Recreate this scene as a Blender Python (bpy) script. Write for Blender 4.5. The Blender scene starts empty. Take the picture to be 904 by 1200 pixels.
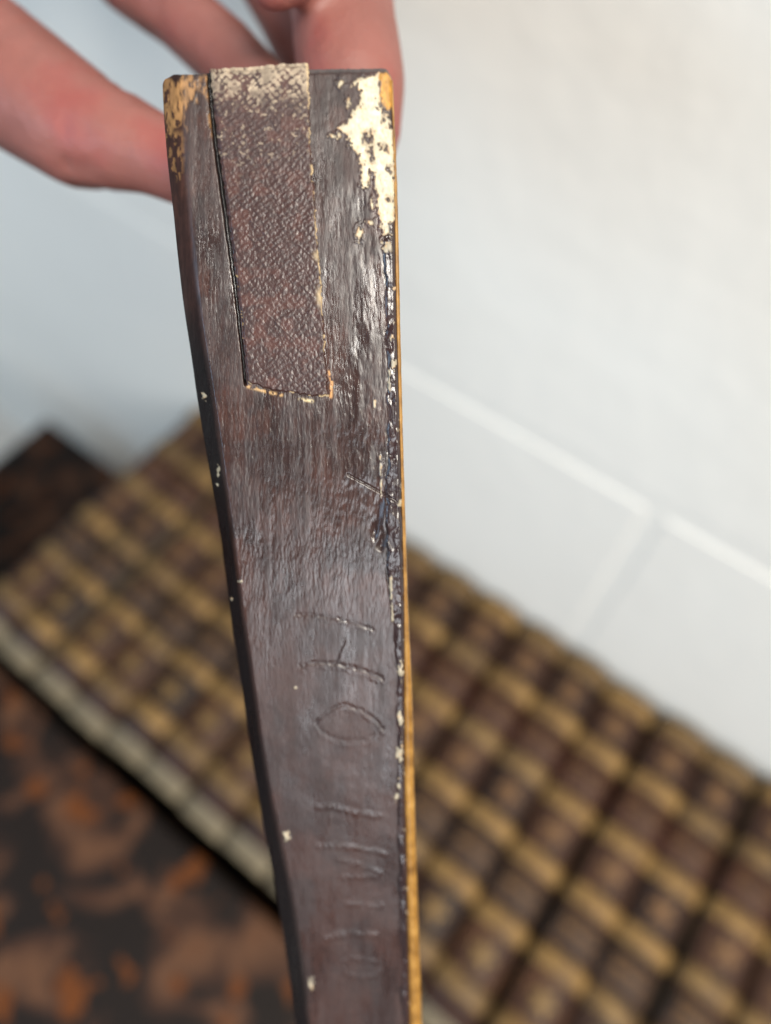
import bpy, bmesh, math
import numpy as np
from mathutils import Vector, Matrix

# ------------------------------------------------------------------ camera, light, exposure
sc = bpy.context.scene
COL = sc.collection
FPX = 867.0                       # focal length in photograph pixels (904 x 1200)
PITCH = math.radians(59.3)        # camera looks this far below the horizon
CAM_H = 1.03                      # camera height above the floor, metres
cam_d = bpy.data.cameras.new("camera")
cam = bpy.data.objects.new("camera", cam_d); COL.objects.link(cam)
cam.location = (0, 0, CAM_H)
cam.rotation_euler = (math.pi/2 - PITCH, 0, 0)
cam_d.sensor_fit = 'VERTICAL'; cam_d.sensor_height = 34.6; cam_d.sensor_width = 34.6
cam_d.lens = 34.6*FPX/1200.0
cam_d.clip_start = 0.005; cam_d.clip_end = 50
cam_d.dof.use_dof = True
cam_d.dof.focus_distance = 0.1155
cam_d.dof.aperture_fstop = cam_d.lens/4.6       # 4.6 mm wide opening
sc.camera = cam

world = bpy.data.worlds.new("World"); sc.world = world; world.use_nodes = True
bg = world.node_tree.nodes["Background"]
bg.inputs[0].default_value = (0.90, 0.94, 1.0, 1); bg.inputs[1].default_value = 0.29

def area(name, loc, target, sx, sy, power, col):
    l = bpy.data.lights.new(name, 'AREA'); l.shape = 'RECTANGLE'; l.size = sx; l.size_y = sy
    l.energy = power; l.color = col
    o = bpy.data.objects.new(name, l); COL.objects.link(o); o.location = loc
    o.rotation_euler = (Vector(target)-Vector(loc)).to_track_quat('-Z', 'Y').to_euler()
    return o
area("window_light", (0.30, -2.4, 2.0), (0, 0.2, 0.8), 1.3, 0.9, 33, (0.92, 0.96, 1.0))
area("window_light", (-1.9, -0.7, 1.75), (-0.35, 0.8, 0.85), 1.2, 1.1, 22, (0.47, 0.73, 1.0))
area("overhead_light", (0.30, -0.95, 2.35), (0.1, 0.3, 0.8), 0.36, 0.36, 21, (1.0, 0.97, 0.92))
area("overhead_light", (0.60, -0.75, 2.2), (0.4, 0.1, 0.8), 0.5, 0.5, 22, (1.0, 0.90, 0.74))  # extra overhead lamp, added to brighten the upper wall

sc.view_settings.view_transform = 'Standard'; sc.view_settings.look = 'None'
sc.view_settings.exposure = 0.0; sc.view_settings.gamma = 1.0
sc.view_settings.use_curve_mapping = False

# ------------------------------------------------------------------ helpers
CX, CY = 452.0, 600.0
Rv = np.array([1., 0, 0]); Uv = np.array([0, math.sin(PITCH), math.cos(PITCH)])
Fv = np.array([0, math.cos(PITCH), -math.sin(PITCH)])
CAM = np.array([0, 0, CAM_H])
ROW = math.radians(36.9)
rd = np.array([math.cos(ROW), -math.sin(ROW), 0])      # along the row of books, to the right
pd = np.array([math.sin(ROW), math.cos(ROW), 0])       # square to the wall, towards it
UN = 0.514                                             # camera height above the book spines
def W(r, p, z):                                        # row / perp / height (units of UN, camera at 0)
    return CAM + UN*(rd*r + pd*p + np.array([0, 0, z]))
def camera_to_world(X, Y, Z):                          # millimetres in front of the lens -> metres
    return CAM + (np.multiply.outer(X, Rv) + np.multiply.outer(Y, Uv) + np.multiply.outer(Z, Fv))*0.001
def at(px, py, Z):
    return camera_to_world(np.float64((px-CX)/FPX*Z), np.float64((CY-py)/FPX*Z), np.float64(Z))

def s2l(c):
    c = np.asarray(c, float)/255.0
    return np.where(c <= .04045, c/12.92, ((c+.055)/1.055)**2.4)

def _h(ix, iy, seed):
    n = (ix.astype(np.int64)*374761393 + iy.astype(np.int64)*668265263 + seed*974634777) & 0xffffffff
    n = ((n ^ (n >> 13))*1274126177) & 0xffffffff
    n = ((n ^ (n >> 16))*2246822519) & 0xffffffff
    return ((n ^ (n >> 15)) & 0xffffff)/float(0xffffff)
def vn(x, y, seed=0):
    ix = np.floor(x); iy = np.floor(y); fx = x-ix; fy = y-iy
    fx = fx*fx*fx*(fx*(fx*6-15)+10); fy = fy*fy*fy*(fy*(fy*6-15)+10)
    ix = ix.astype(int); iy = iy.astype(int)
    a = _h(ix, iy, seed); b = _h(ix+1, iy, seed); c = _h(ix, iy+1, seed); d = _h(ix+1, iy+1, seed)
    return (a+(b-a)*fx)*(1-fy) + (c+(d-c)*fx)*fy
def fbm(x, y, seed=0, octv=4, g=.5):
    s = 0; a = 1; t = 0
    for k in range(octv):
        s = s + a*vn(x*2**k+k*17.3, y*2**k+k*9.1, seed+k); t += a; a *= g
    return s/t
def sstep(a, b, x):
    t = np.clip((x-a)/(b-a), 0, 1); return t*t*(3-2*t)
def seg_dist(x, y, pts):
    d = np.full(x.shape, 1e9); 
    for (x0, y0), (x1, y1) in zip(pts[:-1], pts[1:]):
        dx, dy = x1-x0, y1-y0
        t = np.clip(((x-x0)*dx+(y-y0)*dy)/(dx*dx+dy*dy+1e-9), 0, 1)
        d = np.minimum(d, np.hypot(x-x0-t*dx, y-y0-t*dy))
    return d
def in_poly(x, y, poly):
    ins = np.zeros(x.shape, bool); n = len(poly)
    for i in range(n):
        x0, y0 = poly[i]; x1, y1 = poly[(i+1) % n]
        if y0 == y1: continue
        c = ((y0 > y) != (y1 > y)) & (x < (x1-x0)*(y-y0)/(y1-y0)+x0)
        ins ^= c
    return ins
def sdf_poly(x, y, poly):                              # negative inside
    d = seg_dist(x, y, list(poly)+[poly[0]])
    return np.where(in_poly(x, y, poly), -d, d)

def link(name, me, mat=None, parent=None):
    o = bpy.data.objects.new(name, me); COL.objects.link(o)
    if mat and not me.materials: me.materials.append(mat)
    if parent: o.parent = parent
    return o
def tag(o, label=None, cat=None, group=None, kind=None):
    if label: o["label"] = label
    if cat: o["category"] = cat
    if group: o["group"] = group
    if kind: o["kind"] = kind
    return o
def mesh_from(name, V, F_, smooth=True):
    me = bpy.data.meshes.new(name); me.from_pydata([tuple(v) for v in V], [], F_); me.update()
    if smooth: me.polygons.foreach_set("use_smooth", [True]*len(me.polygons))
    return me
def box_mesh(name, x0, x1, y0, y1, z0, z1, bev=0.0, seg=2):
    bm = bmesh.new(); bmesh.ops.create_cube(bm, size=1)
    for v in bm.verts:
        v.co = ((x0+x1)/2+v.co.x*(x1-x0), (y0+y1)/2+v.co.y*(y1-y0), (z0+z1)/2+v.co.z*(z1-z0))
    if bev: bmesh.ops.bevel(bm, geom=bm.edges[:], offset=bev, segments=seg, affect='EDGES', profile=.5)
    me = bpy.data.meshes.new(name); bm.to_mesh(me); bm.free()
    return me

# ------------------------------------------------------------------ materials
def new_mat(name):
    m = bpy.data.materials.new(name); m.use_nodes = True
    nt = m.node_tree; return m, nt, nt.nodes["Principled BSDF"]
def N(nt, t, **kw):
    n = nt.nodes.new(t)
    for k, v in kw.items():
        if k in n.inputs.keys() if isinstance(k, str) else False: n.inputs[k].default_value = v
        else: setattr(n, k, v)
    return n
def noise(nt, scale, detail=4, rough=.55, coord='Object', stretch=None):
    tc = N(nt, 'ShaderNodeTexCoord'); n = N(nt, 'ShaderNodeTexNoise')
    n.inputs['Scale'].default_value = scale; n.inputs['Detail'].default_value = detail; n.inputs['Roughness'].default_value = rough
    if stretch:
        mp = N(nt, 'ShaderNodeMapping'); mp.inputs['Scale'].default_value = stretch
        nt.links.new(tc.outputs[coord], mp.inputs[0]); nt.links.new(mp.outputs[0], n.inputs['Vector'])
    else: nt.links.new(tc.outputs[coord], n.inputs['Vector'])
    return n
def ramp(nt, src, stops):
    r = N(nt, 'ShaderNodeValToRGB'); e = r.color_ramp.elements
    while len(e) < len(stops): e.new(.5)
    for el, (p, c) in zip(e, stops): el.position = p; el.color = (*c, 1)
    nt.links.new(src, r.inputs[0]); return r
def bump(nt, src, bsdf, strength, dist):
    b = N(nt, 'ShaderNodeBump'); b.inputs['Strength'].default_value = strength; b.inputs['Distance'].default_value = dist
    nt.links.new(src, b.inputs['Height']); nt.links.new(b.outputs[0], bsdf.inputs['Normal']); return b
def simple(name, stops, scale, rough=.5, bstr=.2, bdist=.0005, metallic=0., detail=5, stretch=None, spec=.3):
    m, nt, b = new_mat(name)
    n = noise(nt, scale, detail, stretch=stretch); r = ramp(nt, n.outputs[0], stops)
    nt.links.new(r.outputs[0], b.inputs['Base Color'])
    b.inputs['Specular IOR Level'].default_value = spec; b.inputs['Roughness'].default_value = rough; b.inputs['Metallic'].default_value = metallic
    n2 = noise(nt, scale*4, 4)
    bump(nt, n2.outputs[0], b, bstr, bdist); return m

L = lambda *c: tuple(s2l(c))
def attr_mat(name, coat=0.0, fine=.65):
    m, nt, b = new_mat(name)
    a = N(nt, 'ShaderNodeAttribute'); a.attribute_name = 'Col'
    n = noise(nt, 900, 3)
    mx = N(nt, 'ShaderNodeMixRGB'); mx.blend_type = 'MULTIPLY'; mx.inputs[0].default_value = .35
    r = ramp(nt, n.outputs[0], [(.3, (.45, .45, .45)), (.7, (1.3, 1.3, 1.3))])
    nt.links.new(a.outputs[0], mx.inputs[1]); nt.links.new(r.outputs[0], mx.inputs[2])
    nt.links.new(mx.outputs[0], b.inputs['Base Color'])
    ar = N(nt, 'ShaderNodeAttribute'); ar.attribute_name = 'Rough'
    nt.links.new(ar.outputs['Fac'], b.inputs['Roughness'])
    ag = N(nt, 'ShaderNodeAttribute'); ag.attribute_name = 'Grain'
    n2 = N(nt, 'ShaderNodeTexNoise'); n2.inputs['Scale'].default_value = 1.05; n2.inputs['Detail'].default_value = 2
    nt.links.new(ag.outputs['Vector'], n2.inputs['Vector']); bump(nt, n2.outputs[0], b, fine, .00005)
    asp = N(nt, 'ShaderNodeAttribute'); asp.attribute_name = 'Spec'; nt.links.new(asp.outputs['Fac'], b.inputs['Specular IOR Level']); b.inputs['Coat Weight'].default_value = coat; b.inputs['Coat Roughness'].default_value = .3
    return m
M_BODY = attr_mat("old_brown_paint"); M_TAPE = attr_mat("painted_cloth", fine=.2)
M_STRIP = simple("varnished_yellow_wood", [(.3, L(104, 70, 26)), (.55, L(146, 106, 48)), (.75, L(166, 126, 66))], 350, .35, .3, .0001)

# wall paint
M_WALL, nt, b = new_mat("white_block_paint")
n = noise(nt, 9, 4); r = ramp(nt, n.outputs[0], [(.3, (.82, .79, .725)), (.7, (.85, .82, .755))])
nt.links.new(r.outputs[0], b.inputs['Base Color']); b.inputs['Roughness'].default_value = .55
n2 = noise(nt, 45, 4, .5); bump(nt, n2.outputs[0], b, .22, .003)

M_MORTAR = simple("white_joint_paint", [(.3, (.815, .785, .72)), (.7, (.845, .815, .75))], 30, .55, .2, .001)
M_FLOOR = simple("dark_floor", [(.3, (.40, .385, .36)), (.7, (.5, .48, .45))], 20, .6)
M_LEATHER = simple("brown_leather", [(.3, L(36, 20, 13)), (.5, L(56, 34, 23)), (.72, L(82, 53, 33))], 55, .55, .4, .0006)
M_LEATHER2 = simple("red_brown_label_leather", [(.3, L(44, 22, 14)), (.7, L(78, 44, 29))], 60, .55, .4, .0005)
M_LABEL = simple("dark_label_leather", [(.3, L(32, 22, 18)), (.7, L(56, 41, 33))], 60, .55, .4, .0005)
M_GILT = simple("worn_gilt", [(.25, L(80, 59, 35)), (.5, L(126, 97, 56)), (.75, L(150, 119, 72))], 90, .5, .4, .0004, metallic=.2)
M_GILTB = simple("dull_gilt", [(.25, L(66, 50, 32)), (.5, L(106, 82, 50)), (.75, L(132, 105, 64))], 80, .5, .4, .0004, metallic=.15)
M_LEATHERB = simple("dark_brown_leather", [(.3, L(28, 17, 12)), (.5, L(44, 27, 19)), (.72, L(66, 43, 29))], 50, .55, .4, .0006)
M_GILT2 = simple("rubbed_gilt", [(.3, L(70, 48, 36)), (.6, L(112, 82, 52))], 120, .5, .3, .0003, metallic=.15)
M_BOARD = simple("book_board", [(.35, L(30, 24, 24)), (.6, L(80, 48, 34))], 60, .5)
M_PAGES = simple("grey_page_edges", [(.3, L(88, 79, 63)), (.7, L(124, 113, 92))], 40, .8, .5, .0006, stretch=(12, 1, 1))
M_BAND = simple("gilt_headband", [(.3, L(120, 110, 96)), (.7, L(176, 166, 148))], 200, .7)

# mottled dark-and-orange finish
def mottled(name, k=1.0):
    L = lambda *c: tuple(s2l(c)*k)
    m, nt, b = new_mat(name)
    n = noise(nt, 22, 2.5, .5); n.inputs['Distortion'].default_value = .7
    r = ramp(nt, n.outputs[0], [(.0, L(30, 24, 21)), (.49, L(36, 28, 24)), (.56, L(70, 47, 36)), (.65, L(104, 72, 52)), (.8, L(104, 66, 42))])
    n3 = noise(nt, 40, 2, .5)
    r3 = ramp(nt, n3.outputs[0], [(.0, (0, 0, 0)), (.6, (0, 0, 0)), (.64, (1, 1, 1))])
    mx = N(nt, 'ShaderNodeMixRGB'); mx.inputs[2].default_value = (*L(112, 62, 26), 1)
    nt.links.new(r3.outputs[0], mx.inputs[0]); nt.links.new(r.outputs[0], mx.inputs[1])
    nt.links.new(mx.outputs[0], b.inputs['Base Color']); b.inputs['Roughness'].default_value = .6; b.inputs['Specular IOR Level'].default_value = .15
    n2 = noise(nt, 300, 3); bump(nt, n2.outputs[0], b, .2, .0004)
    return m
M_MOTTLE = mottled("mottled_orange_and_black", .72); M_MOTTLE2 = mottled("mottled_near_black", .35)

# skin
M_SKIN, nt, b = new_mat("skin")
n = noise(nt, 38, 3); r = ramp(nt, n.outputs[0], [(.3, L(120, 72, 63)), (.55, L(138, 85, 76)), (.75, L(140, 68, 63))])
nt.links.new(r.outputs[0], b.inputs['Base Color']); b.inputs['Roughness'].default_value = .5
b.inputs['Subsurface Weight'].default_value = .2; b.inputs['Subsurface Radius'].default_value = (.006, .002, .0012); b.inputs['Subsurface Scale'].default_value = .8
n2 = noise(nt, 260, 5, .7); bump(nt, n2.outputs[0], b, .5, .0009)

# ------------------------------------------------------------------ the setting: floor, wall of painted blocks, tabletop
rotz = -ROW
def place(o, r, p, z):
    o.location = W(r, p, z); o.rotation_euler = (0, 0, rotz); return o
FZ = -CAM_H/UN
fl = link("floor", box_mesh("floor", -2.5, 2.5, -2.5, 1.2, -.05, 0), M_FLOOR); place(fl, 0, 0, FZ); tag(fl, kind="structure")
WALL_D = 0.467
wall = link("wall", box_mesh("wall", -2.2, 2.2, 0.0008, .12, 0, 1.75), M_MORTAR); place(wall, 0, WALL_D, FZ); tag(wall, kind="structure")
COURSE = .374; BL = .9; J = .011
blk = box_mesh("block", -BL/2+J/2, BL/2-J/2, 0, .06, -COURSE/2+J/2, COURSE/2-J/2, .0012, 2)
zj = -.632*UN + CAM_H                                  # height of the long joint above the books
for k in range(-2, 3):
    zc = zj + (k+.5)*COURSE
    if zc > 1.7: continue
    off = -.0055 if k % 2 else -.0055+BL/2
    for j in range(-4, 4):
        if k == -2: continue
        o = link("block", blk, M_WALL, wall); o.location = (off+(j+.5)*BL, 0, zc)
h2 = (zj-COURSE)-J/2                                   # the lowest course is cut down to the floor
blk2 = box_mesh("cut_block", -BL/2+J/2, BL/2-J/2, 0, .06, .002, h2, .0012, 2)
for j in range(-4, 4):
    o = link("block", blk2, M_WALL, wall); o.location = (-.0055+BL/2+(j+.5)*BL, 0, 0)

# tabletop the books stand on
TZ = -1.42
tb = link("tabletop", box_mesh("tabletop", -1.318*UN, 1.1, -.62, .393*UN, -.03, 0, .004), M_MOTTLE2); place(tb, 0, 0, TZ); tag(tb, kind="structure")
tb["label"] = "dark mottled top the book row stands on"
for sx in (-.6, 1.0):
    for sy in (-.55, .14):
        lg = link("table_leg", box_mesh("table_leg", sx-.025, sx+.025, sy-.025, sy+.025, -(TZ-FZ)*UN, -.0305, .003), M_BOARD, tb)

# mottled box in front of the books
bx = bpy.data.objects.new("mottled_box", None); COL.objects.link(bx); place(bx, 0, 0, TZ)
tag(bx, "dark box blotched with orange brown, low in front of the row of books", "box")
bh = (-1.085-TZ)*UN
o = link("box_lid", box_mesh("box_lid", -.78, .62, -.46, -.060*UN, bh-.03, bh, .004), M_MOTTLE, bx)
o = link("box_body", box_mesh("box_body", -.776, .616, -.456, -.060*UN-.004, 0, bh-.0305, .002), M_MOTTLE, bx)

# ------------------------------------------------------------------ the row of leather-bound books
SP = .0741*UN                                          # pitch of the spines
BW = SP*.94; S0 = -.010*UN; S1 = .455*UN; BZ = (-1-TZ)*UN
CR = .0110                                             # how far the spine is rounded
bands = [(.028+.082*k)*UN for k in range(6)]
def arc(u):                                            # u -1..1 across the spine -> drop below the crown
    return CR*(1-math.sqrt(max(0, 1-(.97*u)**2)))
def spine_z(u, y, lift=0): return BZ - .003 - arc(u) + lift
def strip_mesh(name, y0, y1, lift, u0=-1, u1=1, nu=12, ny=3, bulge=0.0, thick=.0012):
    V = []; Fc = []
    for j in range(ny+1):
        t = j/ny; y = y0+(y1-y0)*t; e = bulge*math.sin(math.pi*t)
        for i in range(nu+1):
            u = u0+(u1-u0)*i/nu
            s = 1+(lift+e)/(BW/2)
            V.append((u*BW/2*s, y, spine_z(u, y)+lift+e))
    n1 = len(V)
    V += [(x*.985, y, z-thick) for x, y, z in V]
    w = nu+1
    for j in range(ny):
        for i in range(nu):
            a = j*w+i; Fc.append((a, a+1, a+w+1, a+w)); Fc.append((n1+a, n1+a+w, n1+a+w+1, n1+a+1))
    for i in range(nu):
        Fc.append((i, n1+i, n1+i+1, i+1)); a = ny*w+i; Fc.append((a, a+1, n1+a+1, n1+a))
    for j in range(ny):
        a = j*w; Fc.append((a, a+w, n1+a+w, n1+a)); a = j*w+nu; Fc.append((a, n1+a, n1+a+w, a+w))
    return mesh_from(name, V, Fc)
def flower_mesh(name, yc, rx, ry, lift, petals=6):
    V = [(0, yc, spine_z(0, yc, lift))]; Fc = []; n = 36
    for ring, f in ((1, .5), (2, 1.0)):
        for i in range(n):
            a = 2*math.pi*i/n; q = f*(.72+.28*math.cos(petals*a)) if ring == 2 else f
            x = rx*q*math.cos(a); y = yc+ry*q*math.sin(a)
            V.append((x, y, spine_z(x/(BW/2), y, lift)))
    for i in range(n):
        j = (i+1) % n
        Fc.append((0, 1+i, 1+j)); Fc.append((1+i, 1+n+i, 1+n+j, 1+j))
    return mesh_from(name, V, Fc)
def lines_mesh(name, y0, y1, lift, cnt, seed):
    V = []; Fc = []; rg = np.random.default_rng(seed)
    for c in range(cnt):
        y = y0+(y1-y0)*(c+.5)/cnt; hw = .5+.25*rg.random(); x = -hw
        while x < hw:
            w_ = .07+.06*rg.random(); a = len(V)
            for (uu, yy) in ((x, y-.0016), (x+w_, y-.0016), (x+w_, y+.0016), (x, y+.0016)):
                V.append((uu*BW/2, yy, spine_z(uu, yy, lift)))
            Fc.append((a, a+1, a+2, a+3)); x += w_+.035
    return mesh_from(name, V, Fc, False)

m_spine = strip_mesh("spine", S0, S1, 0, nu=16, ny=8)
m_bands = [strip_mesh("gilt_band", y-.0062, y+.0062, .0008, -.93, .93, nu=14, ny=5, bulge=.0008) for y in bands]
m_panel = [strip_mesh("title_panel", bands[k]+.0095, bands[k+1]-.0095, .0004, nu=12, ny=2, thick=.0008) for k in (1, 3)]
m_flow = [flower_mesh("gilt_ornament", (bands[k]+bands[k+1])/2, .0092, .0095, .0009) for k in (0, 2, 4)]
m_lines = [lines_mesh("gilt_lettering", bands[k]+.012, bands[k+1]-.012, .0010, 3, 3+k) for k in (1, 3)]
m_board = box_mesh("cover_board", -.00125, .00125, S0-.003, S1+.001, 0, BZ-.0145, .0006, 1)
def pages_mesh():
    hw = BW/2-.0004; y0 = S0-.0120; y1 = S1-.0015; V = []; Fc = []; nu = 12
    prof = [(-hw, .004)] + [(hw*(2*i/nu-1), spine_z((2*i/nu-1)*.93, 0)-.0040) for i in range(nu+1)] + [(hw, .004)]
    n = len(prof)
    for y in (y0, y1): V += [(x, y, z) for x, z in prof]
    Fc.append(tuple(range(n))); Fc.append(tuple(range(2*n-1, n-1, -1)))
    for i in range(n): j = (i+1) % n; Fc.append((i, n+i, n+j, j))
    return mesh_from("page_block", V, Fc, False)
m_pages = pages_mesh()
def headband_mesh(y):
    V = []; Fc = []; nu = 12; nr = 6
    for i in range(nu+1):
        u = (2*i/nu-1)*.86
        for j in range(nr):
            a = 2*math.pi*j/nr
            V.append((u*BW/2, y+.0016*math.cos(a), spine_z(u, 0)-.0034+.0018*math.sin(a)))
    for i in range(nu):
        for j in range(nr): Fc.append((i*nr+j, i*nr+(j+1) % nr, (i+1)*nr+(j+1) % nr, (i+1)*nr+j))
    return mesh_from("headband", V, Fc)
m_head = headband_mesh(S0+.0006)

ords = ["first", "second", "third", "fourth", "fifth", "sixth", "seventh", "eighth", "ninth", "tenth", "eleventh", "twelfth", "thirteenth", "fourteenth", "fifteenth", "sixteenth", "seventeenth", "eighteenth"]
rg = np.random.default_rng(5)
for i in range(17):
    bk = bpy.data.objects.new("book", None); COL.objects.link(bk)
    place(bk, -.757+.0741*(i+.5)+rg.uniform(-.002, .002), rg.uniform(-.003, .004), TZ)
    bk.location.z += .0003; bk.rotation_euler.x = 0; bk.rotation_euler.y = rg.uniform(-.006, .006); bk.scale = (1, 1, 1+rg.uniform(-.008, .012))
    which = "leftmost book of the row" if i == 0 else ords[i]+" from the left end of the row"
    tag(bk, "brown leather book, spine up with gilt bands, "+which, "book", "leather books in a row along the wall")
    o = link("spine", m_spine, M_LEATHER, bk)
    if i % 3 == 1: o.material_slots[0].link = 'OBJECT'; o.material_slots[0].material = M_LEATHERB
    for mb in m_bands:
        o = link("gilt_band", mb, M_GILT, bk)
        if rg.random() < .4: o.material_slots[0].link = 'OBJECT'; o.material_slots[0].material = M_GILTB
    for q, mp in enumerate(m_panel):
        t = link("title_panel", mp, (M_LABEL, M_LEATHER2)[q], bk)
        link("gilt_lettering", m_lines[q], M_GILT2, t)
    for q, mf in enumerate(m_flow): link("gilt_ornament", mf, M_GILTB if q == 0 else M_GILT2, bk)
    for s in (-1, 1):
        c = link("cover_board", m_board, M_BOARD, bk); c.location.x = s*(BW/2-.0018)
    link("page_block", m_pages, M_PAGES, bk); link("headband", m_head, M_BAND, bk)

# ------------------------------------------------------------------ the old painted wooden board held in front
nA, nB, nC = .00022, .001878, .008302                 # its front plane: nA X + nB Y + nC Z = 1 (mm, camera axes)
nl = math.sqrt(nA*nA+nB*nB+nC*nC)
inward = (nA*Rv + nB*Uv + nC*Fv)/nl                   # into the board, away from the lens
def on_face(px, py, depth):                           # photograph point -> point `depth` mm behind the front plane
    a = (px-CX)/FPX; b_ = (CY-py)/FPX
    Z = (1+depth*nl)/(nA*a+nB*b_+nC)
    return CAM + ((a*Z)[..., None]*Rv + (b_*Z)[..., None]*Uv + Z[..., None]*Fv)*.001

def curve(pts):
    ys = np.array([p[1] for p in pts], float); xs = np.array([p[0] for p in pts], float)
    def f(y):
        y = np.asarray(y, float); r = 0
        for o, w_ in ((-24, .15), (-12, .22), (0, .26), (12, .22), (24, .15)): r = r+w_*np.interp(y+o, ys, xs)
        k = (xs[-1]-xs[-2])/(ys[-1]-ys[-2]); return r+np.where(y > ys[-1], (y-ys[-1])*k, 0)
    return f
xl_ = curve([(190, 60), (190.5, 93), (192, 133), (197, 195), (203, 242), (207.5, 290), (215.5, 360), (225, 419), (231, 465), (241, 525), (254.5, 600), (262.5, 655), (269, 712), (284, 807), (294, 880), (308, 962), (323, 1040), (333.5, 1106), (345, 1185)])
xb_ = curve([(217, 60), (218, 100), (222, 200), (231, 290), (240, 380), (246, 419), (256.5, 478), (267.5, 562), (278.5, 644), (287.3, 712), (298, 780), (309.5, 866), (319, 925), (334, 990), (346, 1050), (357, 1112), (365, 1184)])
xr_ = curve([(458, 60), (459.5, 100), (463, 206), (464, 316), (466, 408), (469, 505), (472.5, 640), (474, 713), (474.5, 800), (475, 925), (477.5, 1016), (481, 1184)])
xo_ = curve([(460, 60), (461, 100), (465.5, 206), (467.5, 285), (470, 408), (472.5, 510), (476.5, 640), (478.5, 713), (483.5, 810), (486, 925), (489, 1033), (494.5, 1190)])

# --- front skin with relief
NY = 1120; NX = 270
yt = np.linspace(0, 1, NY); uu = np.linspace(0, 1, NX)
Tm, Um = np.meshgrid(yt, uu, indexing='ij')
Y0 = 84 + Tm*(1275-84)
X = xl_(Y0)+Um*(xr_(Y0)-xl_(Y0))
ytop = np.where(X < 246, 87.5-1.2*sstep(215, 246, X), 81.5-.9*sstep(362, 440, X)) + 5*sstep(204, 191, X)**2 + 11*sstep(449, 460, X)**2
ytop = ytop + 1.4*(fbm(X/5, X*0+3, 40)-.5)
Yp = ytop + Tm*(1275-ytop)
X = xl_(Yp)+Um*(xr_(Yp)-xl_(Yp)); X = X + 5.5*sstep(100, 86, Yp)*np.clip(1-Um*6, 0, 1)
Xp = X
w0 = fbm(Xp/40, Yp/40, 1); w1 = fbm(Xp/9, Yp/14, 2)
# left rounding / chamfer
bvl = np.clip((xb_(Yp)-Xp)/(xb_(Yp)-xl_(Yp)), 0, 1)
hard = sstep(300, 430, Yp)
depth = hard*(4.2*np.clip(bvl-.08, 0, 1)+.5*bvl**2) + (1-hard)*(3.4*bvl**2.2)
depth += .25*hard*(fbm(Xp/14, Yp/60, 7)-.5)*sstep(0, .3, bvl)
# the top end rounds over, right edge too
depth += 1.0*sstep(7, 0, Yp-ytop)**2
rdist = xr_(Yp)-Xp
depth += .7*sstep(5, 0, rdist)**2
flat = 1-sstep(0, .5, bvl)*hard
# grain: long streaks plus short flecks
gw = Xp + 6*(fbm(Xp/60, Yp/160, 11)-.5)
g1 = fbm(gw/2.2, Yp/24, 12, 3); g2 = fbm(gw/1.5, Yp/6.5, 13, 2); g3 = fbm(gw/8, Yp/110, 14, 3)
fade = 1-.72*sstep(620, 800, Yp)                       # the lower part is worn smooth
grain = (g1-.5)*.022 + (g2-.5)*(.045+.012*sstep(430, 500, Yp))*(.35+.65*sstep(400, 480, Yp)) + (g3-.5)*.06
depth -= grain*(.12+.88*fade)*(.4+.6*flat)
depth -= .16*(w0-.5)*flat
# paint runs on the right, above the middle
rr = sstep(392, 420, Xp)*sstep(120, 260, Yp)*(1-sstep(560, 700, Yp))
depth -= rr*.15*(fbm(Xp/7, Yp/22, 21, 3)-.5)
# blistered paint rim along the right edge
rimw = 9+7*fbm(Yp/22, Yp*0, 23) + 6*sstep(470, 600, Yp)*(1-sstep(640, 760, Yp)) - 4*sstep(700, 800, Yp)
rim = sstep(rimw+2, rimw-2, rdist)*sstep(250, 300, Yp)
blis = fbm(Xp/8+1.2*vn(Xp/14, Yp/14, 3), Yp/13, 24, 3, .35)
depth -= rim*(.12+.36*(blis-.45))
crease = np.exp(-((rdist-rimw)/1.6)**2)*sstep(280, 320, Yp)*sstep(.35, .6, fbm(Yp/30, Xp*0, 26))
depth += .18*crease*(1-sstep(760, 900, Yp))
# single blister, dents and the crack across the grain
def blob(x, y, a, b, p=2): return np.exp(-(((Xp-x)/a)**2+((Yp-y)/b)**2)**(p/2))
depth -= .42*blob(456, 603, 10, 21, 4)
depth += .55*blob(439, 622, 3.2, 9)+.45*blob(448, 634, 3.2, 7)+.4*blob(446, 640, 4, 4)
crack = np.exp(-(seg_dist(Xp, Yp, [(408, 556), (430, 568), (452, 580), (472, 592)])/1.0)**2)
depth += .25*crack
# gap between the left rail and the taped strip
gap_x = curve([(244.5, 70), (246, 100), (252, 160), (262, 230), (271, 300), (277.5, 350), (283, 400), (288.5, 450)])
gx = Xp-(gap_x(Yp)+1.2*(fbm(Yp/9, Yp*0, 33)-.5)); gmask = 1-sstep(444, 454, Yp)
gw_ = 2.6-1.0*sstep(200, 380, Yp)
gap = np.exp(-(gx/gw_)**4)*gmask
depth += 1.5*gap
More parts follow.
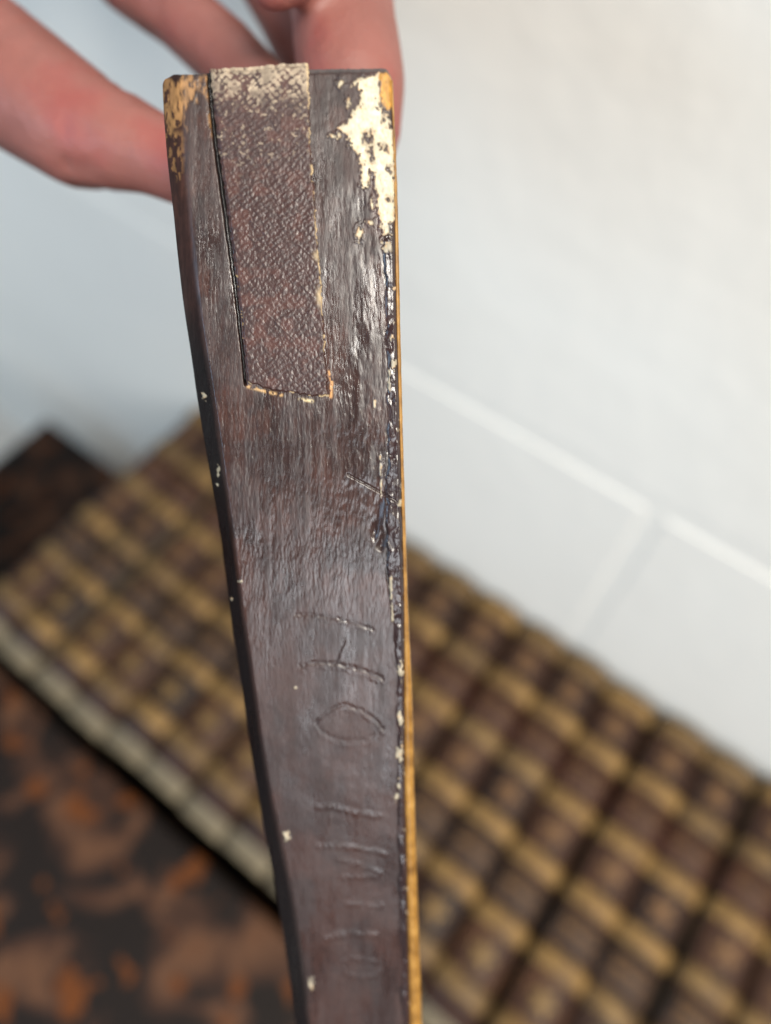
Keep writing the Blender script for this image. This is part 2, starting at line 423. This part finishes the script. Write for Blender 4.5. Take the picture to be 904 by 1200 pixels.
# punched letters
strokes = [
 ([(347, 719), (372, 721), (395, 724), (420, 731), (437, 737)], .7, 1.6), ([(403, 751), (399, 762), (395, 775)], .75, 2.2),
 ([(352, 781), (370, 776), (400, 778), (430, 787), (449, 795)], .9, 2.2),
 ([(370, 847), (384, 834), (402, 825), (424, 832), (440, 843), (449, 854)], .75, 1.8),
 ([(371, 848), (375, 855), (386, 862), (399, 867), (414, 868), (430, 865), (442, 860), (449, 853)], .45, 2.6),
 ([(372, 940), (392, 939), (415, 946), (447, 950)], .8, 2.6), ([(388, 950), (385, 962), (383, 975)], .5, 2.4),
 ([(374, 986), (388, 985)], .7, 2.6), ([(396, 985), (420, 988), (453, 994)], .8, 2.6),
 ([(396, 999), (420, 1007), (446, 1016)], .7, 2.6), ([(402, 1021), (443, 1020)], .6, 2.8),
 ([(403, 1054), (422, 1053)], .7, 2.6), ([(432, 1055), (447, 1055)], .6, 2.6),
 ([(383, 1093), (400, 1088), (414, 1087), (441, 1089)], .9, 3.0),
 ([(402, 1122), (411, 1117), (428, 1119), (444, 1122)], .5, 2.4), ([(402, 1126), (404, 1134), (420, 1139), (441, 1137), (446, 1128)], .6, 2.6)]
scal = .55+.75*vn(Xp/4.6, Yp/40, 51)
letter = np.zeros_like(Xp)
for pts, dp, wd in strokes:
    y0 = min(p[1] for p in pts)-25; y1 = max(p[1] for p in pts)+25
    r0 = np.searchsorted(Yp[:, 150], y0); r1 = np.searchsorted(Yp[:, 150], y1); s = slice(r0, r1)
    wob = .9*(vn(Xp[s]/6, Yp[s]/6, 52)-.5)*2
    d0 = seg_dist(Xp[s], Yp[s]+wob, pts); d1 = seg_dist(Xp[s], Yp[s]+wob-wd*2.0-1.5, pts)
    g = np.exp(-(d0/wd)**2); rdg = np.exp(-(d1/(wd*1.15))**2)*scal[s]
    lo = 1 if y0 < 880 else .12
    depth[s] += (.085*lo*dp*g - (.04 if y0 < 880 else .085)*dp*rdg)*(.15+1.7*vn(Xp[s]/3.2, Yp[s]/5, 53))
    letter[s] = np.maximum(letter[s], g*dp*lo*.8)

# colours of the layers
base = s2l((57, 37, 32)); dark = s2l((38, 25, 23)); red = s2l((80, 49, 39))
col = base*(1-0)[..., None] if False else np.broadcast_to(base, Xp.shape+(3,)).copy()
def mixc(m, c):
    global col
    c = np.asarray(c); col = col*(1-m[..., None]) + c*m[..., None]
mixc(sstep(.35, .7, fbm(Xp/30, Yp/50, 61))*.7, dark)
mixc(sstep(.50, .72, fbm(Xp/22, Yp/36, 62))*.35*(1-sstep(650, 760, Yp)), red)
mixc(sstep(.42, .60, g1)*.35*fade, dark*.6)
rough = np.full(Xp.shape, .29)+.18*(w0-.5)+.22*(g3-.5)+.16*(g1-.5)+.30*(fbm(Xp/24, Yp/48, 63, 4, .65)-.5)
rough += .12*(1-sstep(90, 330, Yp))
rough -= .06*sstep(420, 500, Yp)*(1-sstep(680, 800, Yp))
rough += .06*sstep(700, 800, Yp) + .36*sstep(0, .4, bvl)*(1-hard)
mixc(sstep(.1, .4, bvl)*hard*.95, s2l((16, 12, 13)))  # shade of the turned-away chamfer, painted in as near-black
rough = rough-(.10)*rim
mixc(rim*.5, s2l((38, 26, 30)))
mixc(np.clip(crease*1.0, 0, 1)*.8, s2l((22, 14, 14)))
mixc(crack*.8, s2l((40, 24, 20)))
mixc(np.clip(letter, 0, 1)*.35*(1-sstep(880, 930, Yp)), s2l((30, 20, 18)))
# bare wood, top of the left rail
ns = fbm(Xp/5, Yp/11, 71, 4); ns2 = fbm(Xp/2.2, Yp/9, 72, 3)
top_l = sdf_poly(Xp, Yp, [(191, 92), (243, 92), (243, 112), (232, 113), (222, 120), (217, 132), (216, 148), (208, 153), (203, 158), (196, 152), (192, 130)])
bare = sstep(5, -5, top_l+(ns-.5)*26)*sstep(.30, .54, ns2+.06)
bare = np.maximum(bare, sstep(3, 0, np.abs(Xp-(gap_x(Yp)-4)))*sstep(104, 112, Yp)*(1-sstep(152, 164, Yp))*sstep(.4, .5, ns))
bare = np.maximum(bare, sstep(.60, .66, ns)*sstep(150, 158, Yp)*(1-sstep(195, 235, Yp))*sstep(222, 205, Xp)*.8)
mixc(bare*(.45+.5*fbm(Xp/7, Yp/16, 73)), s2l((172, 128, 82))*(.4+.9*ns2[..., None])); depth += .18*bare; rough = rough+bare*.25
# cream ground showing on the right where paint flaked
p6 = [(500, 180), (560, 130), (690, 100), (700, 210), (690, 330), (720, 360), (790, 480), (810, 723), (565, 723), (550, 690), (530, 640), (475, 610), (470, 520), (430, 500), (405, 478), (480, 440), (500, 370), (545, 330), (570, 240), (545, 195)]
p7 = [(360, 0), (410, 60), (405, 150), (400, 360), (470, 370), (485, 200), (535, 200), (545, 330), (570, 440), (560, 580), (590, 680), (610, 760), (630, 850), (690, 850), (680, 740), (735, 700), (750, 560), (755, 300), (745, 80), (740, 0)]
cr = np.minimum(sdf_poly(Xp, Yp, [(330+x/6.027, 70+y/6.027) for x, y in p6]), sdf_poly(Xp, Yp, [(380+x/9.04, 180+y/9.04) for x, y in p7]))
q1 = vn(Xp/2.3, Yp/3.2, 81); q2 = fbm(Xp/5, Yp/7, 82)
cr = cr + (q1-.5)*5 + (q2-.5)*7 + 5*sstep(.66, .74, fbm(Xp/3.2, Yp/5.5, 86, 3))
Xw = Xp+5*(fbm(Xp/6, Yp/6, 87)-.5); Yw = Yp+9*(fbm(Xp/6, Yp/6, 88)-.5)
for x, y, a, b_ in [(432.5, 162, 6, 6.5), (436, 179, 2.5, 9), (456, 200, 3, 4.5), (456, 234, 3, 4), (450, 140, 2.5, 6), (453, 174, 3, 4), (446, 172, 2, 3), (431, 178, 3, 3)]:
    cr = np.maximum(cr, 2.5-2.5*np.maximum(np.abs(Xw-x)/a, np.abs(Yw-y)/b_)*1.05+ (q1-.5)*3)
for x, y, a, b_ in [(399, 97, 3.5, 4.5), (409, 120, 2.5, 5), (397, 159, 3, 3), (389, 160, 3, 2), (436, 240, 1.6, 5), (434, 261, 4, 3), (421.5, 273, 3.2, 7), (454, 290, 5, 8), (462, 338, 3, 2), (459, 395, 2.5, 3), (462, 427, 3, 6), (456.5, 445, 1.3, 13), (439, 472, 1.4, 7),
                      (446, 545, 1.2, 9), (447, 570, .9, 10), (470, 590, 3, 4), (458.5, 690, 1.6, 15), (460, 720, 1.3, 8), (470, 785, 3, 8), (469, 842, 3, 7), (469, 885, 3.4, 9), (468, 920, 2.4, 5),
                      (240, 464, 3, 4), (256, 551, 1.5, 5), (255, 569, 2, 1.6), (281, 681, 2.2, 1.4), (272, 702, 1.6, 1.6), (346, 806, 2.4, 2.2), (336, 978, 4, 5), (364, 1153, 3.5, 6), (465, 935, 2.5, 4), (478, 1042, 3, 2)]:
    cr = np.minimum(cr, 2.2*np.hypot((Xp-x)/a*1.15, (Yp-y)/b_*1.1)-2.2+(q1-.5)*4.2)
cream = sstep(.7, -.7, cr)
big = (Yp < 285)
edge_sp = sstep(7, 2, rdist)*sstep(.74, .80, fbm(Xp/3, Yp/6, 84))*sstep(290, 300, Yp)*.45
cream = np.maximum(cream, edge_sp)
crc = np.where((Yp < 285)[..., None], s2l((204, 194, 168)), s2l((168, 156, 134)))*(.5+.6*q2[..., None]+.35*q1[..., None])
crc = crc*(1-(sstep(.62, .7, fbm(Xp/4, Yp/4, 85))*.45)[..., None]) + s2l((205, 160, 110))*(sstep(.62, .7, fbm(Xp/4, Yp/4, 85))*.45)[..., None]
col = col*(1-cream[..., None])+crc*cream[..., None]
fringe = np.exp(-((cr+.6)/.9)**2)*(.4+.6*q2); mixc(fringe*.55*big, s2l((128, 88, 54)))
depth += cream*np.where(big, .16, -.12); rough = rough+cream*.3
lip = np.exp(-((cr-1.2)/1.1)**2)*(1-cream)*big; depth -= .10*lip
# yellowed corner on the right
yl = sdf_poly(Xp, Yp, [(446, 86), (452, 84), (461, 94), (462, 126), (455, 128), (448, 122), (445, 110)])
ym = sstep(1, -1, yl+(q2-.5)*8); mixc(ym, s2l((176, 126, 52))*(.7+.6*q1[..., None])); rough += ym*.1
# bare wood above the tape end and on the fray line under the tape
for pts, c_ in (([(386, 436), (389, 448), (388, 465)], (190, 140, 90)), ([(291, 453), (312, 459), (330, 463)], (178, 142, 96)), ([(352, 468), (366, 470)], (190, 170, 130))):
    m_ = np.exp(-(seg_dist(Xp, Yp, pts)/1.7)**2)*sstep(.35, .5, q1+.1); mixc(np.clip(m_*1.2, 0, 1), s2l(c_))
# dusty grey top arris
mixc(sstep(5, 1, Yp-ytop)*.6*(Xp > 246), s2l((92, 86, 84))); rough += .2*sstep(6, 1, Yp-ytop)
mixc(np.clip(gap*1.3, 0, 1), s2l((12, 8, 8)))  # shadow inside the gap, painted in near-black
rough = np.clip(rough, .17, .9)

def grid_mesh(name, P, colr, rgh, back, gx, gy, spc):
    ny, nx = P.shape[:2]; V = P.reshape(-1, 3)
    idx = np.arange(ny*nx).reshape(ny, nx)
    q = np.stack([idx[:-1, :-1], idx[1:, :-1], idx[1:, 1:], idx[:-1, 1:]], -1).reshape(-1, 4)
    ring = np.concatenate([idx[0, :], idx[1:, -1], idx[-1, -2::-1], idx[-2:0:-1, 0]])
    off = inward*back*.001
    # the back is flat: every rim point goes back to the same plane
    d = ((V[ring]-P0) @ inward)
    V2 = V[ring] + np.outer(back*.001-d, inward); n0 = len(V); m = len(ring)
    a = np.arange(m); b_ = (a+1) % m
    side = np.stack([ring[a], ring[b_], n0+b_, n0+a], -1)
    cen = V2.mean(0); V = np.concatenate([V, V2, cen[None]])
    cap = np.stack([n0+a, n0+b_, np.full(m, n0+m), np.full(m, n0+m)], -1)
    Fq = np.concatenate([q, side]); tri = cap[:, :3]
    me = bpy.data.meshes.new(name)
    me.vertices.add(len(V)); me.vertices.foreach_set("co", V.astype(np.float32).ravel())
    nlp = Fq.size+tri.size
    me.loops.add(nlp); me.loops.foreach_set("vertex_index", np.concatenate([Fq.ravel(), tri.ravel()]).astype(np.int32))
    me.polygons.add(len(Fq)+len(tri))
    st = np.concatenate([np.arange(len(Fq))*4, Fq.size+np.arange(len(tri))*3]).astype(np.int32)
    me.polygons.foreach_set("loop_start", st)
    me.update(calc_edges=True); me.validate()
    sm = np.ones(len(me.polygons), bool); sm[len(q):] = False
    me.polygons.foreach_set("use_smooth", sm)
    C = np.ones((len(V), 4), np.float32); C[:, :3] = s2l((60, 40, 36)); C[:ny*nx, :3] = np.clip(colr.reshape(-1, 3), 0, 1)
    C[n0:n0+m, :3] = C[ring, :3]
    at_ = me.attributes.new("Col", 'FLOAT_COLOR', 'POINT'); at_.data.foreach_set("color", C.ravel())
    Rr = np.full(len(V), .5, np.float32); Rr[:ny*nx] = rgh.ravel()
    at_ = me.attributes.new("Rough", 'FLOAT', 'POINT'); at_.data.foreach_set("value", Rr)
    Sp = np.full(len(V), .3, np.float32); Sp[:ny*nx] = np.broadcast_to(spc, gx.shape).ravel()
    at_ = me.attributes.new('Spec', 'FLOAT', 'POINT'); at_.data.foreach_set('value', Sp)
    G = np.zeros((len(V), 3), np.float32); G[:ny*nx, 0] = gx.ravel(); G[:ny*nx, 1] = gy.ravel()
    at_ = me.attributes.new('Grain', 'FLOAT_VECTOR', 'POINT'); at_.data.foreach_set('vector', G.ravel())
    return me
P0 = on_face(np.array([CX]), np.array([CY]), np.array([0.]))[0]
board = bpy.data.objects.new("wooden_board", None); COL.objects.link(board)
tag(board, "long dark brown painted wooden board with punched letters, cloth tape and flaking edges", "board")
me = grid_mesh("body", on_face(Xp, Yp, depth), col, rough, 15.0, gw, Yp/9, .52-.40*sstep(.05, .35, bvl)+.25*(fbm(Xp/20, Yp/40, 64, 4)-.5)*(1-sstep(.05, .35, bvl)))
org = Vector(on_face(np.array([420.]), np.array([1275.]), np.array([7.]))[0]); board.location = org
Minv = Matrix.Translation(-org)
me.transform(Minv); link("body", me, M_BODY, board)

# --- cloth tape with rubbed weave
NYt, NXt = 620, 190
Tt, Ut = np.meshgrid(np.linspace(0, 1, NYt), np.linspace(0, 1, NXt), indexing='ij')
tl = curve([(246.5, 70), (248, 100), (254.5, 160), (264.5, 230), (273.5, 300), (280, 350), (285.5, 400), (290.5, 455)])
tr = curve([(361, 60), (362.5, 90), (364, 130), (366, 190), (370, 240), (375, 300), (379, 360), (382, 410), (386.5, 468)])
yy = 80+Tt*380
for _ in range(3):
    xx = tl(yy)+Ut*(tr(yy)-tl(yy))
    t0 = 82.5-7.5*Ut+1.6*(fbm(xx/3.2, xx*0, 90, 3)-.5)*2
    t1 = np.interp(Ut, [0, .1, .3, .55, .75, 1], [449, 452, 458, 461, 465, 466])+2.4*(fbm(xx/4, xx*0+5, 91, 3)-.5)*2
    yy = t0+Tt*(t1-t0)
xx = xx + np.where(Ut > .5, 1, 0)*sstep(.93, 1, Ut)*2.2*(fbm(yy/5, yy*0, 92, 3)-.5)*2 + sstep(.06, 0, Ut)*1.6*(fbm(yy/5, yy*0+9, 93, 3)-.5)*2
wx = 5*(fbm(xx/22, yy/22, 94)-.5)*2; wy = 5*(fbm(xx/22, yy/22, 95)-.5)*2
sc_ = 1.0
da = ((xx+wx)*.62+(yy+wy)*.78); db = (-(xx+wx)*.80+(yy+wy)*.60)
wa = .5+.5*np.sin(da*2*np.pi/6.2); wb = .5+.5*np.sin(db*2*np.pi/7.2)
bulb = (wa**.8)*(wb**.6)
jit = fbm(xx/6.5, yy/6.5, 96, 3)
weave = bulb*(.25+1.3*jit)*(.45+.9*fbm(xx/26, yy/26, 97))+.5*(jit-.5)
scr = np.zeros_like(xx)
for k in range(9):
    rg2 = np.random.default_rng(200+k); x0 = rg2.uniform(265, 350); y0 = rg2.uniform(130, 420); ln = rg2.uniform(18, 40); sgn = 1 if k % 3 else -1
    scr = np.maximum(scr, np.exp(-(seg_dist(xx, yy, [(x0, y0), (x0+ln, y0+sgn*ln*.95)])/1.1)**2)*.7)
dt = -.28 - .042*(weave-.4) - .05*(jit-.5) - .05*scr - .05*(fbm(xx/2, yy/2.5, 99, 2)-.5)
edge = np.minimum(np.minimum(Ut*100, (1-Ut)*100), np.minimum(Tt*380, (1-Tt)*380))
dt += .34*sstep(3.2, 0, edge)
dt += 1.0*sstep(6, 0, yy-t0)**2*.7
dt -= .15*sstep(.75, 1, Ut)*sstep(.93, 1, Tt)          # the loose lower corner lifts a little
tb_, td_, tr_ = s2l((60, 38, 34)), s2l((38, 25, 23)), s2l((80, 48, 40))
colT = np.broadcast_to(tb_, xx.shape+(3,)).copy()
def mixT(m, c):
    global colT
    colT = colT*(1-m[..., None])+np.asarray(c)*m[..., None]
mixT(sstep(.55, .1, bulb)*.4*sstep(.3, .6, jit), td_); mixT(sstep(.5, .7, fbm(xx/16, yy/16, 101))*.6, tr_)
lightw = fbm(xx/12, yy/10, 102)
wear = sstep(.0, .25, weave-.52+.85*sstep(62, 0, yy-t0-8*Ut-14*(lightw-.5))-.48)
topw = sstep(52, 4, yy-t0+ (lightw-.5)*46 - 14*Ut)
wear = topw*sstep(.34, .52, .55*weave+.45*fbm(xx/5, yy/4, 108, 2)+.16*topw+.8*(lightw-.5)) 
wear = np.maximum(wear*.9, sstep(9, 2, yy-t0)*sstep(.35, .6, jit)*.7)
wear = np.maximum(wear, .6*sstep(.72, .78, fbm(xx/4.2, yy/4.2, 104, 2))*sstep(150, 60, yy-t0))
wc = s2l((168, 150, 128))*(.45+.9*jit[..., None])
colT = colT*(1-wear[..., None])+wc*wear[..., None]
fr = sstep(3.4, 1.2, (1-Ut)*105)*sstep(.46, .58, fbm(yy/11, xx/30, 105)+.22*sstep(150, 110, yy))*(1-sstep(395, 440, yy))
fr = np.maximum(fr, np.exp(-(((xx-tr(yy)+3)/3.5)**2+((yy-348)/9)**2)))
fr = np.maximum(fr, .8*np.exp(-(((xx-tr(yy)+3)/4)**2+((yy-300)/5)**2)))
fr = np.maximum(fr, sstep(3, 1, (1-Tt)*380)*sstep(.58, .66, fbm(xx/7, yy*0, 106)))
mixT(fr*.8, s2l((196, 172, 134)))
fl_ = sstep(3, 1, Ut*105)*sstep(.66, .7, fbm(yy/6, xx*0, 107))*(yy > 300); mixT(fl_, s2l((188, 158, 112)))
roughT = np.full(xx.shape, .36)+.12*(jit-.5)+.16*(1-sstep(100, 260, yy))+.3*np.clip(wear+fr, 0, 1)
meT = grid_mesh("cloth_tape", on_face(xx, yy, dt), colT, np.clip(roughT, .25, .9), .25, xx, yy, .45)
meT.transform(Minv); tp = link("cloth_tape", meT, M_TAPE, board); tp["label"] = "strip of coarse cloth tape, painted over, worn pale at its top end"

# --- yellow wood showing along the right side
ys = np.linspace(94, 1275, 420); xi = xr_(ys); xo = xo_(ys); xo = np.maximum(xo, xi+1.5)
jx = .9*(fbm(ys/7, ys*0, 120, 3)-.5)*2
cols_ = [on_face(xi-1.5, ys, ys*0+.75), on_face(xi+.3*(xo-xi), ys, ys*0+.55+.1*jx), on_face(xi+.8*(xo-xi)+.3*jx, ys, ys*0+.75+.1*jx), on_face(xo+.3*jx, ys, ys*0+1.6)]
back_ = cols_[-1]+inward*.0128+Rv*(-.0006); back2 = cols_[0]+inward*.0138
Pst = np.stack(cols_+[back_, back2], 1); nS = Pst.shape[1]
Fs = []
for j in range(len(ys)-1):
    for i in range(nS):
        i2 = (i+1) % nS; Fs.append((j*nS+i, (j+1)*nS+i, (j+1)*nS+i2, j*nS+i2))
Fs.append(tuple(range(nS))); Fs.append(tuple(range((len(ys)-1)*nS+nS-1, (len(ys)-1)*nS-1, -1)))
meS = mesh_from("edge_strip", Pst.reshape(-1, 3), Fs); meS.transform(Minv)
es = link("edge_strip", meS, M_STRIP, board); es["label"] = "thin strip of bare yellow wood along the board's side"

# ------------------------------------------------------------------ the hand that holds the board
_b = bmesh.new(); bmesh.ops.create_icosphere(_b, subdivisions=2, radius=1)
IV = np.array([v.co[:] for v in _b.verts]); IF = np.array([[v.index for v in f.verts] for f in _b.faces]); _b.free()
HV, HF = [], []
def ball(c, r):
    HF.append(IF+len(HV)*len(IV)); HV.append(IV*r+np.array(c))
HS = 1.09                                              # the hand sits a little deeper behind the board
def chain(pts):                                        # (px, py, Z mm, radius mm)
    P = [(Vector(at(x, y, z*HS)), r*.001*HS) for x, y, z, r in pts]
    for (a, ra), (b, rb) in zip(P[:-1], P[1:]):
        n = max(2, int((b-a).length/.003))
        for i in range(n+1):
            t = i/n; ball(a.lerp(b, t), ra+(rb-ra)*t)
chain([(-330, -330, 185, 16), (-170, -60, 165, 15), (-60, 42, 152, 14.2), (29, 107, 147, 12.9), (90, 149, 143, 11.5), (106, 155, 142, 10.9), (129, 162, 140, 9.7), (173, 177, 138, 7.9), (225, 200, 137, 7.2), (262, 222, 136, 6.2)])
chain([(20, -300, 182, 11), (70, -130, 174, 9.2), (150, -28, 166, 8.2), (215, 20, 160, 7.6), (262, 62, 154, 7.6), (315, 120, 148, 7.2), (345, 160, 145, 6.6)])
chain([(300, -330, 178, 11.5), (370, -150, 152, 11.3), (396, -40, 143, 10.6), (404, 35, 138, 10.4), (413, 100, 136, 10.4), (414, 150, 136, 9.4), (414, 182, 136.5, 7.6)])
chain([(165, -320, 185, 11), (230, -170, 178, 9), (290, -70, 172, 8.0), (338, 15, 172, 7.9), (372, 90, 170, 7.6), (390, 150, 168, 7.0)])
chain([(400, -330, 175, 9.5), (420, -240, 150, 8.5), (370, -110, 128, 7.5), (340, -50, 124, 7), (322, -22, 123, 5.0)])
chain([(20, -330, 185, 15), (165, -340, 190, 15), (300, -350, 185, 14), (400, -350, 180, 12)])
chain([(-330, -330, 178, 15), (-150, -480, 190, 18), (60, -520, 195, 19), (250, -520, 192, 18), (390, -450, 184, 14)])
chain([(-150, -480, 190, 18), (0, -420, 190, 17), (165, -420, 190, 17), (330, -420, 186, 15)])
chain([(60, -520, 195, 19), (20, -760, 205, 23), (-40, -1000, 220, 25), (-160, -1500, 250, 30)])
chain([(250, -520, 192, 18), (120, -760, 205, 22), (20, -1000, 220, 24)])
me0 = mesh_from("hand_raw", np.concatenate(HV), np.concatenate(HF).tolist())
tmp = bpy.data.objects.new("hand_raw", me0); COL.objects.link(tmp)
m_ = tmp.modifiers.new("r", 'REMESH'); m_.mode = 'VOXEL'; m_.voxel_size = .0015
m_ = tmp.modifiers.new("s", 'SMOOTH'); m_.factor = .6; m_.iterations = 9
dg = bpy.context.evaluated_depsgraph_get(); dg.update()
meH = bpy.data.meshes.new_from_object(tmp.evaluated_get(dg)); bpy.data.objects.remove(tmp); bpy.data.meshes.remove(me0)
meH.name = "hand"; meH.materials.clear(); meH.polygons.foreach_set("use_smooth", [True]*len(meH.polygons))
# skin folds at the joints
nv = len(meH.vertices); hv = np.empty(nv*3, np.float32); meH.vertices.foreach_get('co', hv); hv = hv.reshape(-1, 3)
hn = np.empty(nv*3, np.float32); meH.vertex_normals.foreach_get('vector', hn); hn = hn.reshape(-1, 3)
for (x, y, z, dx, dy, rad, dep) in [(112, 157, 142, .92, .38, 15, .9), (126, 161, 141, .92, .38, 14, .7), (134, 164, 140, .92, .38, 13, .5), (20, 101, 147, .82, .57, 17, .35), (200, 10, 162, .8, .6, 11, .5), (210, 17, 161, .8, .6, 11, .4), (402, 18, 139, .1, .99, 13, .45), (403, 30, 138, .1, .99, 13, .35)]:
    c = at(x, y, z*HS); dv = dx*Rv-dy*Uv; rel = hv-c
    al = rel @ dv; pe = np.linalg.norm(rel-np.outer(al, dv), axis=1)
    wgt = np.exp(-(al/.0011)**2)*(pe < rad*.0011*HS)*(.5+.5*np.sin(pe*0+hv[:, 2]*900))
    hv = hv - hn*(dep*.001*wgt)[:, None]
meH.vertices.foreach_set('co', hv.astype(np.float32).ravel()); meH.update()
ho = Vector(at(-40, -1000, 220)); meH.transform(Matrix.Translation(-ho))
hand = link("hand", meH, M_SKIN); hand.location = ho
tag(hand, "bare hand gripping the top end of the dark board from behind", "hand")
